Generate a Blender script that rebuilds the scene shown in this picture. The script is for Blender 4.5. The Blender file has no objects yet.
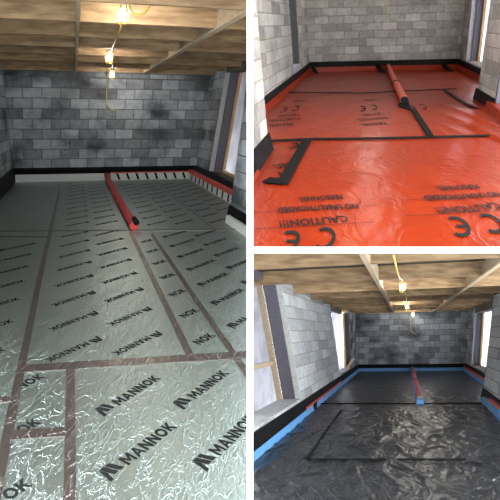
import bpy, bmesh, math, random
from mathutils import Vector, Matrix, noise
random.seed(4)
SC = bpy.context.scene
COL = SC.collection

# ------------------------------------------------------------------ camera, sky, exposure
TILT = math.atan2(0.284, 0.9588)            # camera pitched down
CT, ST = math.cos(TILT), math.sin(TILT)
EYE = Vector((0, 0, 1.64))
def cam2w(v):                               # camera axes (right, down, forward) to world axes
    return Vector((v[0], -ST*v[1] + CT*v[2], -CT*v[1] - ST*v[2]))
cam = bpy.data.cameras.new('camera')
cam.sensor_width = 36; cam.lens = 36*450/500; cam.clip_start = .05; cam.clip_end = 200
camo = bpy.data.objects.new('camera', cam); COL.objects.link(camo)
camo.location = EYE; camo.rotation_euler = (math.pi/2 - TILT, 0, 0)
SC.camera = camo
SKY = 5.0
BULB = 620.0
world = bpy.data.worlds.new('overcast_sky'); SC.world = world; world.use_nodes = True
bg = world.node_tree.nodes['Background']; bg.inputs[0].default_value = (0.93, 0.97, 1.0, 1); bg.inputs[1].default_value = SKY
SC.view_settings.view_transform = 'Standard'
try: SC.view_settings.look = 'None'
except Exception: pass
SC.view_settings.exposure = 0.42; SC.view_settings.gamma = 1.0
SC.view_settings.use_curve_mapping = False

# ------------------------------------------------------------------ rooms: each its own frame (x across, u from back wall towards us, z up)
GAP = 0.0108                                # half thickness of the white dividing boards
class Frame:
    def __init__(s, O, a, b, c): s.O, s.a, s.b, s.c = O, a, b, c
    def w(s, p): return s.O + s.a*p[0] + s.b*p[1] + s.c*p[2]
class Room(Frame):
    def __init__(s, A, t, planes):
        super().__init__(EYE + cam2w(t), *[cam2w([A[i][j] for i in range(3)]) for j in range(3)])
        s.planes = planes
    def side(s, O, sdir, ndir, zdir):       # a wall's own frame: s along, n into the room, z up
        f = Frame(s.w(O), sdir, ndir, zdir); f.planes = s.planes; return f
RIGHT = Vector((1, 0, 0)); DOWN = cam2w((0, 1, 0))
P_left  = (EYE - RIGHT*GAP, RIGHT)          # (point, normal that is cut away)
P_right = (EYE + RIGHT*GAP, -RIGHT)
P_up    = (EYE - DOWN*GAP, DOWN)
P_down  = (EYE + DOWN*GAP, -DOWN)
L = Room([[0.9869, 0.3509, 0.1298], [-0.0542, 0.2683, -0.9582], [0.2082, -0.8971, -0.2834]], (-6.2178, -1.7904, 11.8243), [P_left])
U = Room([[1.0053, -0.2254, -0.104], [0.0159, 0.4403, -0.9012], [-0.0923, -0.8698, -0.4301]], (1.9627, -5.8601, 14.8239), [P_right, P_up])
B = Room([[0.9869, -0.3199, 0.0649], [-0.0584, -0.1697, -0.9933], [-0.1926, -0.9317, 0.138]], (5.1409, 5.7724, 21.4009), [P_right, P_down])

# ------------------------------------------------------------------ helpers
class MB:
    def __init__(s): s.v = []; s.f = []
    def add(s, vs, fs):
        o = len(s.v); s.v += [tuple(v) for v in vs]; s.f += [tuple(i+o for i in f) for f in fs]; return s
    def hexa(s, p):      # 8 points: bottom 4 ccw, top 4
        return s.add(p, [(3,2,1,0),(4,5,6,7),(0,1,5,4),(1,2,6,5),(2,3,7,6),(3,0,4,7)])
    def box(s, x0, x1, u0, u1, z0, z1):
        return s.hexa([(x0,u0,z0),(x1,u0,z0),(x1,u1,z0),(x0,u1,z0),(x0,u0,z1),(x1,u0,z1),(x1,u1,z1),(x0,u1,z1)])
    def quadbox(s, q, z0, z1):              # q: four (x,u) corners
        return s.hexa([(x,u,z0) for x,u in q] + [(x,u,z1) for x,u in q])
    def tube(s, pts, r, n=8, caps=True, sx=1.0):
        pts = [Vector(p) for p in pts]; rs = r if isinstance(r, (list, tuple)) else [r]*len(pts)
        rings = []
        up = Vector((0.13, 0.21, 0.97))
        for i, p in enumerate(pts):
            d = (pts[min(i+1, len(pts)-1)] - pts[max(i-1, 0)]).normalized()
            a = d.cross(up)
            if a.length < 1e-3: a = d.cross(Vector((1, 0, 0)))
            a.normalize(); b = a.cross(d).normalized()
            rings.append([p + a*math.cos(2*math.pi*k/n)*rs[i]*sx + b*math.sin(2*math.pi*k/n)*rs[i] for k in range(n)])
        vs = [v for g in rings for v in g]; fs = []
        for i in range(len(pts)-1):
            for k in range(n):
                k2 = (k+1) % n
                fs.append((i*n+k, i*n+k2, (i+1)*n+k2, (i+1)*n+k))
        if caps:
            fs.append(tuple(range(n-1, -1, -1))); fs.append(tuple((len(pts)-1)*n+k for k in range(n)))
        return s.add(vs, fs)
    def lathe(s, c, prof, n=12):            # prof: (radius, z)
        vs = []; fs = []
        for r, z in prof:
            vs += [(c[0]+r*math.cos(2*math.pi*k/n), c[1]+r*math.sin(2*math.pi*k/n), c[2]+z) for k in range(n)]
        for i in range(len(prof)-1):
            for k in range(n):
                k2 = (k+1) % n
                fs.append((i*n+k, i*n+k2, (i+1)*n+k2, (i+1)*n+k))
        fs.append(tuple(range(n-1, -1, -1))); fs.append(tuple((len(prof)-1)*n+k for k in range(n)))
        return s.add(vs, fs)

WPOS = {}                                    # world position of each object's origin
def needs_cut(ws, planes):
    res = 0
    for p, n in planes:
        c = sum(1 for v in ws if (v-p).dot(n) > 0)
        if c == len(ws): return 2
        if c: res = 1
    return res
def make_mesh(name, ws, faces, base, planes, smooth=False):
    me = bpy.data.meshes.new(name)
    st = needs_cut(ws, planes) if planes else 0
    if st == 2: return None
    if st == 0:
        me.from_pydata([v-base for v in ws], [], faces)
    else:
        bm = bmesh.new(); vv = [bm.verts.new(v-base) for v in ws]
        for f in faces:
            try: bm.faces.new([vv[i] for i in f])
            except ValueError: pass
        for p, n in planes:
            if not bm.verts: break
            bmesh.ops.bisect_plane(bm, geom=bm.verts[:]+bm.edges[:]+bm.faces[:], dist=1e-6, plane_co=p-base, plane_no=n, clear_outer=True)
            ed = [e for e in bm.edges if e.is_boundary and all(abs((v.co-(p-base)).dot(n)) < 1e-4 for v in e.verts)]
            if ed:
                try: bmesh.ops.edgeloop_fill(bm, edges=ed)
                except Exception: pass
        if not bm.faces: bm.free(); return None
        bm.to_mesh(me); bm.free()
    me.validate(); me.update()
    if smooth:
        for p in me.polygons: p.use_smooth = True
    return me
def tag(o, label=None, cat=None, group=None, kind=None):
    if o is None: return o
    for k, v in (('label', label), ('category', cat), ('group', group), ('kind', kind)):
        if v: o[k] = v
    return o
def link(name, data, wp, parent=None):
    o = bpy.data.objects.new(name, data); COL.objects.link(o)
    WPOS[o] = wp.copy()
    if parent is not None:
        o.parent = parent; o.location = wp - WPOS[parent]
    else: o.location = wp
    return o
def empty(name, fr, p, label=None, cat=None, group=None, kind=None):
    o = link(name, None, fr.w(p)); o.empty_display_size = .1
    return tag(o, label, cat, group, kind)
def obj(name, mb, m, fr, parent=None, base=None, smooth=False, clip=True, label=None):
    ws = [fr.w(v) for v in mb.v]
    if base is None:
        n = len(mb.v)
        base = (sum(v[0] for v in mb.v)/n, sum(v[1] for v in mb.v)/n, min(v[2] for v in mb.v))
    bw = fr.w(base)
    me = make_mesh(name, ws, mb.f, bw, fr.planes if clip else None, smooth)
    if me is None: return None
    me.materials.append(m)
    o = link(name, me, bw, parent)
    if label: o['label'] = label
    return o
SHARED = {}
def piece(name, key, mb_fn, m, fr, p, parent):
    """one of many alike pieces: mesh data shared unless it is cut at a dividing board"""
    mb = mb_fn()
    ws = [fr.w((v[0]+p[0], v[1]+p[1], v[2]+p[2])) for v in mb.v]
    st = needs_cut(ws, fr.planes)
    if st == 2: return None
    bw = fr.w(p)
    if st == 1:
        me = make_mesh(name, ws, mb.f, bw, fr.planes)
        if me is None: return None
        me.materials.append(m)
    else:
        k = (id(fr), key, m.name)
        me = SHARED.get(k)
        if me is None:
            me = make_mesh(name, ws, mb.f, bw, None); me.materials.append(m); SHARED[k] = me
    if name == 'joist' and len(me.materials) == 1:      # paler underside: light bounced up from the floor, painted into the wood
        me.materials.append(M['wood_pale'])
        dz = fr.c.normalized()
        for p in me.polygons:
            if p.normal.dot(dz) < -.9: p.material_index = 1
    return link(name, me, bw, parent)

# ------------------------------------------------------------------ materials
def mat(name, col, rough=.6, metal=0.0, spec=.5, emit=None, noise_col=None, nscale=6, ndetail=5, stretch=(1,1,1), bump=0, bscale=40, objrand=None, ramp=(.35,.65), coat=0, bstretch=(1,1,1), stain=None):
    m = bpy.data.materials.new(name); m.use_nodes = True
    nt = m.node_tree; N = nt.nodes; K = nt.links; b = N['Principled BSDF']
    b.inputs['Roughness'].default_value = rough; b.inputs['Metallic'].default_value = metal
    b.inputs['Specular IOR Level'].default_value = spec
    b.inputs['Coat Weight'].default_value = coat; b.inputs['Coat Roughness'].default_value = .15
    geo = N.new('ShaderNodeNewGeometry')
    def coords(s):
        mp = N.new('ShaderNodeMapping'); mp.inputs['Scale'].default_value = s
        K.new(geo.outputs['Position'], mp.inputs['Vector']); return mp.outputs[0]
    out = None
    if noise_col is not None:
        nz = N.new('ShaderNodeTexNoise'); nz.inputs['Scale'].default_value = nscale; nz.inputs['Detail'].default_value = ndetail
        K.new(coords(stretch), nz.inputs['Vector'])
        rp = N.new('ShaderNodeValToRGB'); rp.color_ramp.elements[0].position = ramp[0]; rp.color_ramp.elements[1].position = ramp[1]
        rp.color_ramp.elements[0].color = (*noise_col, 1); rp.color_ramp.elements[1].color = (*col, 1)
        K.new(nz.outputs['Fac'], rp.inputs[0]); out = rp.outputs[0]
    if stain is not None:                    # damp blotches with a shape of their own
        scol, sc, lo, hi = stain
        nz = N.new('ShaderNodeTexNoise'); nz.inputs['Scale'].default_value = sc; nz.inputs['Detail'].default_value = 3
        K.new(coords((1,1,1.6)), nz.inputs['Vector'])
        mr = N.new('ShaderNodeMapRange'); mr.inputs[1].default_value = lo; mr.inputs[2].default_value = hi
        K.new(nz.outputs['Fac'], mr.inputs[0])
        mx = N.new('ShaderNodeMix'); mx.data_type = 'RGBA'; mx.blend_type = 'MULTIPLY'
        K.new(mr.outputs[0], mx.inputs[0])
        if out: K.new(out, mx.inputs[6])
        else: mx.inputs[6].default_value = (*col, 1)
        mx.inputs[7].default_value = (*scol, 1); out = mx.outputs[2]
    if objrand is not None:                  # every block its own tone
        oi = N.new('ShaderNodeObjectInfo'); mr = N.new('ShaderNodeMapRange')
        mr.inputs[3].default_value = objrand[0]; mr.inputs[4].default_value = objrand[1]
        K.new(oi.outputs['Random'], mr.inputs[0])
        hv = N.new('ShaderNodeHueSaturation'); K.new(mr.outputs[0], hv.inputs['Value'])
        if out: K.new(out, hv.inputs['Color'])
        else: hv.inputs['Color'].default_value = (*col, 1)
        out = hv.outputs[0]
    if out: K.new(out, b.inputs['Base Color'])
    else: b.inputs['Base Color'].default_value = (*col, 1)
    if bump:
        nz = N.new('ShaderNodeTexNoise'); nz.inputs['Scale'].default_value = bscale; nz.inputs['Detail'].default_value = 4
        K.new(coords(bstretch), nz.inputs['Vector'])
        bp = N.new('ShaderNodeBump'); bp.inputs['Strength'].default_value = bump; bp.inputs['Distance'].default_value = .01
        K.new(nz.outputs['Fac'], bp.inputs['Height']); K.new(bp.outputs[0], b.inputs['Normal'])
    if emit:
        b.inputs['Emission Color'].default_value = (*emit[0], 1); b.inputs['Emission Strength'].default_value = emit[1]
    return m
def crinkle(m, scale, strength, dist, warp=.25, fine=90, fstr=.3):
    """sharp creases: a warped cell pattern's edges over fine noise"""
    nt = m.node_tree; N = nt.nodes; K = nt.links; b = N['Principled BSDF']
    geo = N.new('ShaderNodeNewGeometry')
    nz = N.new('ShaderNodeTexNoise'); nz.inputs['Scale'].default_value = scale*.6; nz.inputs['Detail'].default_value = 4
    K.new(geo.outputs['Position'], nz.inputs['Vector'])
    sub = N.new('ShaderNodeVectorMath'); sub.operation = 'SCALE'; sub.inputs['Scale'].default_value = warp
    K.new(nz.outputs['Color'], sub.inputs[0])
    add = N.new('ShaderNodeVectorMath'); K.new(geo.outputs['Position'], add.inputs[0]); K.new(sub.outputs[0], add.inputs[1])
    vo = N.new('ShaderNodeTexVoronoi'); vo.feature = 'DISTANCE_TO_EDGE'; vo.inputs['Scale'].default_value = scale
    K.new(add.outputs[0], vo.inputs['Vector'])
    mr = N.new('ShaderNodeMapRange'); mr.inputs[1].default_value = 0; mr.inputs[2].default_value = .12
    mr.inputs[3].default_value = 1; mr.inputs[4].default_value = 0
    K.new(vo.outputs['Distance'], mr.inputs[0])
    n2 = N.new('ShaderNodeTexNoise'); n2.inputs['Scale'].default_value = fine; n2.inputs['Detail'].default_value = 3
    K.new(geo.outputs['Position'], n2.inputs['Vector'])
    ma = N.new('ShaderNodeMath'); ma.operation = 'MULTIPLY_ADD'; ma.inputs[1].default_value = fstr
    K.new(n2.outputs['Fac'], ma.inputs[0]); K.new(mr.outputs[0], ma.inputs[2])
    bp = N.new('ShaderNodeBump'); bp.inputs['Strength'].default_value = strength; bp.inputs['Distance'].default_value = dist
    K.new(ma.outputs[0], bp.inputs['Height']); K.new(bp.outputs[0], b.inputs['Normal'])
    return m
def creases(m, layers):
    """thin irregular creases: ridged noise layers (scale, stretch, thin, height) summed into a bump"""
    nt = m.node_tree; N = nt.nodes; K = nt.links; b = N['Principled BSDF']
    geo = N.new('ShaderNodeNewGeometry'); tot = None
    for sc, st, thin, ht, dist in layers:
        mp = N.new('ShaderNodeMapping'); mp.inputs['Scale'].default_value = st; K.new(geo.outputs['Position'], mp.inputs['Vector'])
        nz = N.new('ShaderNodeTexNoise'); nz.inputs['Scale'].default_value = sc; nz.inputs['Detail'].default_value = 3; nz.inputs['Distortion'].default_value = dist
        K.new(mp.outputs[0], nz.inputs['Vector'])
        last = nz.outputs['Fac']
        if thin:
            a = N.new('ShaderNodeMath'); a.operation = 'SUBTRACT'; a.inputs[1].default_value = .5; K.new(last, a.inputs[0])
            c = N.new('ShaderNodeMath'); c.operation = 'ABSOLUTE'; K.new(a.outputs[0], c.inputs[0])
            r = N.new('ShaderNodeMapRange'); r.interpolation_type = 'SMOOTHSTEP'; r.inputs[1].default_value = 0; r.inputs[2].default_value = thin
            r.inputs[3].default_value = 1; r.inputs[4].default_value = 0; K.new(c.outputs[0], r.inputs[0]); last = r.outputs[0]
        k = N.new('ShaderNodeMath'); k.operation = 'MULTIPLY_ADD'; k.inputs[1].default_value = ht
        K.new(last, k.inputs[0])
        if tot is not None: K.new(tot, k.inputs[2])
        else: k.inputs[2].default_value = 0
        tot = k.outputs[0]
    bp = N.new('ShaderNodeBump'); bp.inputs['Strength'].default_value = 1; bp.inputs['Distance'].default_value = 1
    K.new(tot, bp.inputs['Height']); K.new(bp.outputs[0], b.inputs['Normal'])
    return m
M = {}
M['block_grey'] = mat('grey_block', (.41,.44,.475), .95, spec=.15, noise_col=(.32,.345,.375), nscale=9, bump=.5, bscale=60, objrand=(.55,1.3), stain=((.30,.31,.34), .85, .47, .66))
M['block_warm'] = mat('warm_grey_block', (.48,.465,.43), .95, spec=.15, noise_col=(.38,.37,.335), nscale=9, bump=.5, bscale=60, objrand=(.68,1.22), stain=((.6,.6,.6), .9, .50, .72))
M['block_pale'] = mat('pale_block', (.53,.55,.57), .95, spec=.15, noise_col=(.42,.435,.45), nscale=9, bump=.5, bscale=60, objrand=(.68,1.2))
M['mortar_dark'] = mat('dark_mortar', (.17,.155,.13), .95, spec=.1, noise_col=(.10,.095,.08), nscale=14)
M['mortar_tan'] = mat('tan_mortar', (.42,.36,.28), .95, spec=.1, noise_col=(.22,.19,.15), nscale=14)
M['plaster_edge'] = mat('pale_mortar_edge', (.52,.52,.50), .9, spec=.15, noise_col=(.40,.40,.38), nscale=20)
M['concrete'] = mat('concrete', (.2,.2,.19), .9, noise_col=(.13,.13,.125), nscale=5)
M['wood'] = mat('sawn_softwood', (.40,.27,.15), .75, spec=.2, noise_col=(.22,.14,.075), nscale=3.2, stretch=(.7,3,5), objrand=(.62,1.2), bump=.1)
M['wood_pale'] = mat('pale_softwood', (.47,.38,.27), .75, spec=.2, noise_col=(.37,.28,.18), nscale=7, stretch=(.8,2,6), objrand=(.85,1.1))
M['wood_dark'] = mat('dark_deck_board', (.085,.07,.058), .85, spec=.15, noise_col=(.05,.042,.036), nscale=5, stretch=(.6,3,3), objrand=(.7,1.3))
M['wood_orange'] = mat('window_timber', (.62,.42,.22), .7, spec=.2, noise_col=(.48,.29,.13), nscale=8, stretch=(3,3,.7))
M['closer'] = mat('purple_grey_cavity_closer', (.115,.105,.135), .55, noise_col=(.085,.08,.10), nscale=30)
M['closer_black'] = mat('charcoal_cavity_closer', (.035,.04,.042), .55)
M['sheet'] = None
M['foil'] = creases(mat('aluminium_foil', (.43,.505,.48), .37, metal=1.0), [(4.0,(1.6,.6,1),.016,.0035,1.3),(14,(1.5,.5,1),.04,.0022,1.0),(38,(1,.6,1),0,.0034,1.5),(90,(1,1,1),0,.0012,.5)])
M['foil_tape'] = creases(mat('foil_tape', (.235,.20,.185), .30, metal=.9), [(7,(1.6,.4,1),.03,.006,1.2),(18,(1,.6,1),0,.006,1.0)])
M['ink'] = mat('black_ink', (.010,.011,.011), .8, spec=.15)
M['white_edge'] = mat('white_insulation_edge', (.66,.68,.66), .6, noise_col=(.58,.60,.58), nscale=30)
M['dpm'] = creases(mat('black_dpm', (.005,.005,.0055), .55, spec=.12), [(5,(1,1,1),0,.012,1.0)])
M['orange'] = creases(mat('orange_membrane', (.30,.028,.005),   .28, spec=.17, noise_col=(.26,.022,.004), nscale=3), [(2.2,(1,.6,1),.05,.002,1.0),(6,(1,.6,1),0,.008,1.2),(24,(1,.6,1),0,.0015,.6)])
M['red'] = mat('red_pipe_lagging', (.60,.035,.03), .45, bump=.3, bscale=30)
M['red_foam'] = mat('red_foam_strip', (.62,.07,.05), .55, bump=.3, bscale=30)
M['orange_tube'] = mat('orange_pipe_wrap', (.66,.085,.025), .4, bump=.3, bscale=20)
M['tape_black'] = mat('black_tape', (.005,.005,.005), .6, spec=.12, bump=.3, bscale=50)
M['blue'] = mat('blue_edge_foam', (.12,.34,.68), .55, noise_col=(.10,.30,.62), nscale=10)
M['poly'] = creases(mat('black_polythene', (.017,.020,.024), .31, spec=.55), [(1.6,(1,.6,1),.04,.010,1.2),(4,(1,.5,1),0,.026,1.6),(14,(1,.6,1),0,.002,.8)])
M['cable'] = mat('yellow_cable', (.68,.50,.10), .5)
M['cage'] = mat('yellow_lamp_cage', (.22,.14,.03), .6, spec=.2)
M['socket'] = mat('pale_lamp_socket', (.55,.52,.45), .5)
M['bulb'] = mat('lit_bulb', (1,.97,.9), .3, emit=((1,.95,.86), BULB))
M['white'] = mat('white_board', (.93,.93,.93), .9, spec=0)
M['grey_plastic'] = mat('grey_plastic', (.25,.26,.27), .5)
def sheet_mat():                             # thin plastic sheeting that lets the daylight through
    m = bpy.data.materials.new('plastic_sheeting'); m.use_nodes = True
    nt = m.node_tree; N = nt.nodes; K = nt.links
    for n in list(N): N.remove(n)
    o = N.new('ShaderNodeOutputMaterial'); tr = N.new('ShaderNodeBsdfTranslucent'); df = N.new('ShaderNodeBsdfDiffuse'); mx = N.new('ShaderNodeMixShader')
    geo = N.new('ShaderNodeNewGeometry'); nz = N.new('ShaderNodeTexNoise'); nz.inputs['Scale'].default_value = 2.2; nz.inputs['Detail'].default_value = 4
    K.new(geo.outputs['Position'], nz.inputs['Vector'])
    rp = N.new('ShaderNodeValToRGB'); rp.color_ramp.elements[0].color = (.56,.56,.60,1); rp.color_ramp.elements[1].color = (.76,.76,.80,1)
    rp.color_ramp.elements[0].position = .35; rp.color_ramp.elements[1].position = .6
    K.new(nz.outputs['Fac'], rp.inputs[0]); K.new(rp.outputs[0], tr.inputs[0]); K.new(rp.outputs[0], df.inputs[0])
    mx.inputs[0].default_value = .25; K.new(tr.outputs[0], mx.inputs[1]); K.new(df.outputs[0], mx.inputs[2]); K.new(mx.outputs[0], o.inputs[0])
    return m
M['sheet'] = sheet_mat()

# ------------------------------------------------------------------ white collage borders, added as thin boards between the three rooms
camfr = Frame(EYE, cam2w((1,0,0)), cam2w((0,1,0)), cam2w((0,0,1))); camfr.planes = []
Z0, Z1 = 1.6, 24.0
def divider():
    e = .62
    m = MB().hexa([(-GAP,-Z0*e,Z0),(GAP,-Z0*e,Z0),(GAP,Z0*e,Z0),(-GAP,Z0*e,Z0),(-GAP,-Z1*e,Z1),(GAP,-Z1*e,Z1),(GAP,Z1*e,Z1),(-GAP,Z1*e,Z1)])
    o = obj('border_middle', m, M['white'], camfr); tag(o, 'thin upright white collage border, added as a board between the silver room and the other two', 'wall', kind='structure')
    m = MB().hexa([(GAP,-GAP,Z0),(Z0*e,-GAP,Z0),(Z0*e,GAP,Z0),(GAP,GAP,Z0),(GAP,-GAP,Z1),(Z1*e,-GAP,Z1),(Z1*e,GAP,Z1),(GAP,GAP,Z1)])
    o = obj('trim_1', m, M['white'], camfr); tag(o, 'thin level white collage border, added as a board between the orange room above and the black room below', 'trim', kind='structure')
divider()

# ------------------------------------------------------------------ block walls
def block_mb(w, h, d=.09):
    c = .008; g = .012
    def fn():
        b = [(0,-d,0),(w,-d,0),(w,-d,h),(0,-d,h)]
        f = [(0,g-c,0),(w,g-c,0),(w,g-c,h),(0,g-c,h)]
        t = [(c,g,c),(w-c,g,c),(w-c,g,h-c),(c,g,h-c)]
        return MB().add(b+f+t, [(0,1,2,3),(1,0,4,5),(2,1,5,6),(3,2,6,7),(0,3,7,4),(5,4,8,9),(6,5,9,10),(7,6,10,11),(4,7,11,8),(9,8,11,10)])
    return fn
def lay_blocks(wall, fr, m, s0, s1, z0, z1, bl, bh, off=0.0, joint=.014, row0=0, sign=1):
    z = z0; r = row0
    while z < z1-.04:
        h = min(bh, z1-z)-joint
        s = s0 - bl + ((off + .5*(r % 2)) % 1.0)*bl
        while s < s1-.03:
            a, e = max(s, s0), min(s+bl, s1)
            if e-a > .06:
                w = e-a-joint
                piece('block', (round(w,3), round(h,3)), block_mb(w, h), m, fr, (a+joint/2, 0, z), wall)
            s += bl
        z += bh; r += 1
def bed(wall, fr, m, s0, s1, z0, z1, d=.12):
    obj('mortar_bed', MB().box(s0, s1, -d, 0, z0, z1), m, fr, wall)

# ================================================================== LEFT ROOM (silver insulation)
def build_left():
    R = L; H = 2.74
    bk = R.side((0,0,0), R.a, R.b, R.c)
    w = empty('wall_back', bk, (2.35,0,0), 'back wall of grey blocks behind the silver insulation, damp stained', 'wall', kind='structure')
    bed(w, bk, M['mortar_dark'], -.4, 5.3, -.1, 3.05)
    lay_blocks(w, bk, M['block_grey'], -.35, 5.2, .34-.252, 2.62, .45, .252, .32)
    lay_blocks(w, bk, M['block_grey'], -.35, 5.2, 2.62, 3.0, .45, .12, .1)
    lf = R.side((0,0,0), R.b, R.a, R.c - R.a*.064)
    w = empty('wall_left', lf, (3,0,0), 'grey block wall at the dark far corner of the silver room', 'wall', kind='structure')
    bed(w, lf, M['mortar_dark'], -.15, 9.5, -.1, 2.98)
    lay_blocks(w, lf, M['block_grey'], 0, 3.2, .34-.252, 2.95, .8, .252, .2)
    rt = R.side((4.7,0,0), R.b, -R.a, R.c + R.a*.064)
    w = empty('wall_right', rt, (1,0,0), 'short grey block wall between the dark corner and the window, silver room', 'wall', kind='structure')
    bed(w, rt, M['mortar_dark'], -.15, 1.36, -.1, 2.98)
    lay_blocks(w, rt, M['block_grey'], 0, 1.36, .34-.252, 2.95, .8, .252, .0)
    obj('pale_edge', MB().box(1.36, 1.385, -.36, .012, .3, 2.72), M['plaster_edge'], rt, w)
    bed(w, rt, M['mortar_dark'], 1.36, 5.6, -.1, .30, .36)
    lay_blocks(w, rt, M['block_pale'], 1.42, 5.6, .05, .31, .8, .25)
    bed(w, rt, M['mortar_dark'], 1.36, 5.6, 2.70, 2.98, .36)
    # window
    wn = empty('window_1', rt, (2.5,-.3,.32), 'tall sheeted window opening with orange timber in the silver room', 'window', kind='structure')
    obj('cavity_closer', MB().box(1.386, 1.43, -.30, -.10, .3, 2.70), M['closer'], rt, wn)
    obj('timber_frame', MB().box(1.40, 1.5, -.36, -.30, .3, 2.70), M['wood_orange'], rt, wn, label='upright timber')
    obj('timber_frame', MB().box(1.5, 5.6, -.36, -.28, .31, .36), M['wood_orange'], rt, wn, label='bottom timber')
    obj('sheeting', MB().box(1.45, 6.2, -.37, -.362, .3, 2.95), M['sheet'], rt, wn, label='translucent white plastic sheeting')
    # nib of the right wall, nearer
    nb = R.side((3.955,0,0), R.b, -R.a, R.c + R.a*.012)
    w = empty('wall_right', nb, (6.2,0,0), 'block pier beyond the white border board end, silver room', 'wall', kind='structure')
    bed(w, nb, M['mortar_dark'], 5.58, 7.3, -.1, 2.98, .55)
    lay_blocks(w, nb, M['block_grey'], 5.58, 7.3, .34-.252, 2.95, .8, .252, .2)
    # floor slab
    o = obj('floor', MB().box(-.2, 5.2, -.1, 12.2, -.3, -.13), M['concrete'], R); tag(o, 'concrete slab hidden beneath the silver insulation boards', 'floor', kind='structure')
    # ceiling
    c = empty('ceiling', R, (2.35,4,H), 'open timber ceiling of joists above the silver room', 'ceiling', kind='structure')
    js = [.25, 1.3, 2.45, 3.6, 4.6, 5.7, 6.8, 7.88, 9.0, 10.1]
    for i, u in enumerate(js):
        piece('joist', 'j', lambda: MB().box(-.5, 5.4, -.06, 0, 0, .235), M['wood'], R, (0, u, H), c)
    for i in range(len(js)-1):
        a, b_ = js[i], js[i+1]-.06
        obj('noggin', MB().box(1.46, 1.51, a, b_, H-.005, H+.2), M['wood_pale'], R, c)
        obj('noggin', MB().box(3.10, 3.15, a, b_, H-.005, H+.2), M['wood_pale'], R, c)
    obj('noggin', MB().box(3.08, 3.17, .2, 9.0, H-.02, H-.001), M['wood_pale'], R, c, label='pale batten under the joists')
    obj('noggin', MB().box(1.47, 1.50, .2, 9.0, H-.02, H-.001), M['wood_pale'], R, c, label='pale batten under the joists')
    u = -.1
    while u < 10.2:
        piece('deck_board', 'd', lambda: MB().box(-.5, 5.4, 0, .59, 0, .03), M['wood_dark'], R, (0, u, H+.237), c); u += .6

    # ---------------- insulation boards
    def board(q, label):
        mb = MB().quadbox(q, -.12, 0)
        o = obj('insulation_board', mb, M['foil'], R, base=(q[0][0], q[0][1], 0))
        return tag(o, label, 'insulation', 'foil faced insulation boards')
    g = .004
    def us(x): return 5.62 + .17*x          # the cross joint runs slightly askew
    def un(x): return 9.83 + .11*x
    def quad(x0, x1, f0, f1):
        return [(x0+g, f0(x0)+g), (x1-g, f0(x1)+g), (x1-g, f1(x1)-g), (x0+g, f1(x0)-g)]
    k = lambda v: (lambda x: v)
    far1 = board(quad(.06, 1.15, k(.12), us), 'plain dull silver board in the far corner by the dark block wall')
    far2 = board(quad(1.15, 2.29, k(.15), us), 'far silver board with two columns of small print against the red pipe')
    far3 = board(quad(2.29, 3.53, k(.15), us), 'far silver board between the red pipe and the dark seam')
    far4 = board(quad(3.53, 4.5, k(.2), us), 'far silver board under the window with red strip')
    n1 = board(quad(.3, 1.15, us, lambda x: 10.33), 'silver board along the picture edge with words cut short, beside the long tape')
    n2 = board(quad(1.15, 2.29, us, un), 'large pale green silver board with two columns of upside down words')
    n3 = board(quad(2.29, 2.6, us, un), 'narrow silver offcut between two converging tapes')
    n4 = board(quad(2.6, 3.92, us, lambda x: 11.4), 'silver board beside the block pier with slanted words')
    c1 = board(quad(.7, 1.15, k(10.33), k(11.9)), 'small silver sliver in the nearest corner beyond the long tape')
    c2 = board(quad(1.15, 1.465, un, k(10.71)), 'small silver offcut between the two short cross tapes')
    c3 = board(quad(1.15, 1.465, k(10.71), k(11.9)), 'small nearest silver offcut below the short cross tape')
    c4 = board(quad(1.465, 2.6, un, k(11.9)), 'nearest big silver board with the largest dark words')

    if n2 is not None: obj('fold_line', MB().quadbox([(1.727,6.1),(1.731,6.1),(1.722,9.98),(1.718,9.98)], 0, .002), M['foil'], R, n2)
    if far2 is not None: obj('fold_line', MB().quadbox([(1.757,.3),(1.761,.3),(1.731,5.8),(1.727,5.8)], 0, .002), M['foil'], R, far2)
    # ---------------- tapes over the joints
    def tape(pts, wd, label, z=.003, n=1):
        mb = MB()
        pts = [Vector((p[0], p[1], 0)) for p in pts]
        for i, (a, b_) in enumerate(zip(pts[:-1], pts[1:])):
            d = (b_-a).normalized(); s = Vector((-d.y, d.x, 0))*wd/2
            mb.quadbox([tuple((a-s)[:2]), tuple((b_-s)[:2]), tuple((b_+s)[:2]), tuple((a+s)[:2])], .0005, z)
        o = obj('foil_tape', mb, M['foil_tape'], R)
        return tag(o, label, 'tape', 'foil tapes over the board joints')
    tape([(1.175,2.2),(1.155,5.8),(1.145,8),(1.15,11.9)], .055, 'long silver brown tape nearest the picture edge, running to the far corner', .0030)
    tape([(2.29,6.2),(2.29,un(2.29))], .055, 'silver brown tape running from the red pipe towards us')
    tape([(2.575,6.3),(2.585,9),(2.61,11.3)], .05, 'silver brown tape second from the pipe, crossing the near seam', .0034)
    tape([(3.51,2.2),(3.54,6.2)], .03, 'thin dark far tape between the pipe and the window')
    tape([(1.15,un(1.15)+.02),(2.7,un(2.7)-.03)], .10, 'broad brown cross tape behind the largest words', .0042)
    tape([(1.468,un(1.47)),(1.475,11.9)], .055, 'short upright brown tape in the near corner', .0038)
    tape([(1.17,10.70),(1.45,10.73)], .08, 'short brown cross tape between the two small offcuts', .0046)
    tape([(.8,10.32),(1.14,10.34)], .06, 'shortest brown cross tape at the picture edge', .0048)
    tape([(.2,us(.2)),(3.9,us(3.9))], .07, 'long bright cross tape touching the end of the red pipe', .0040)
    tape([(.3,6.02),(1.17,6.2)], .06, 'bright short tape end just below the long cross tape', .0036)

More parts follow.
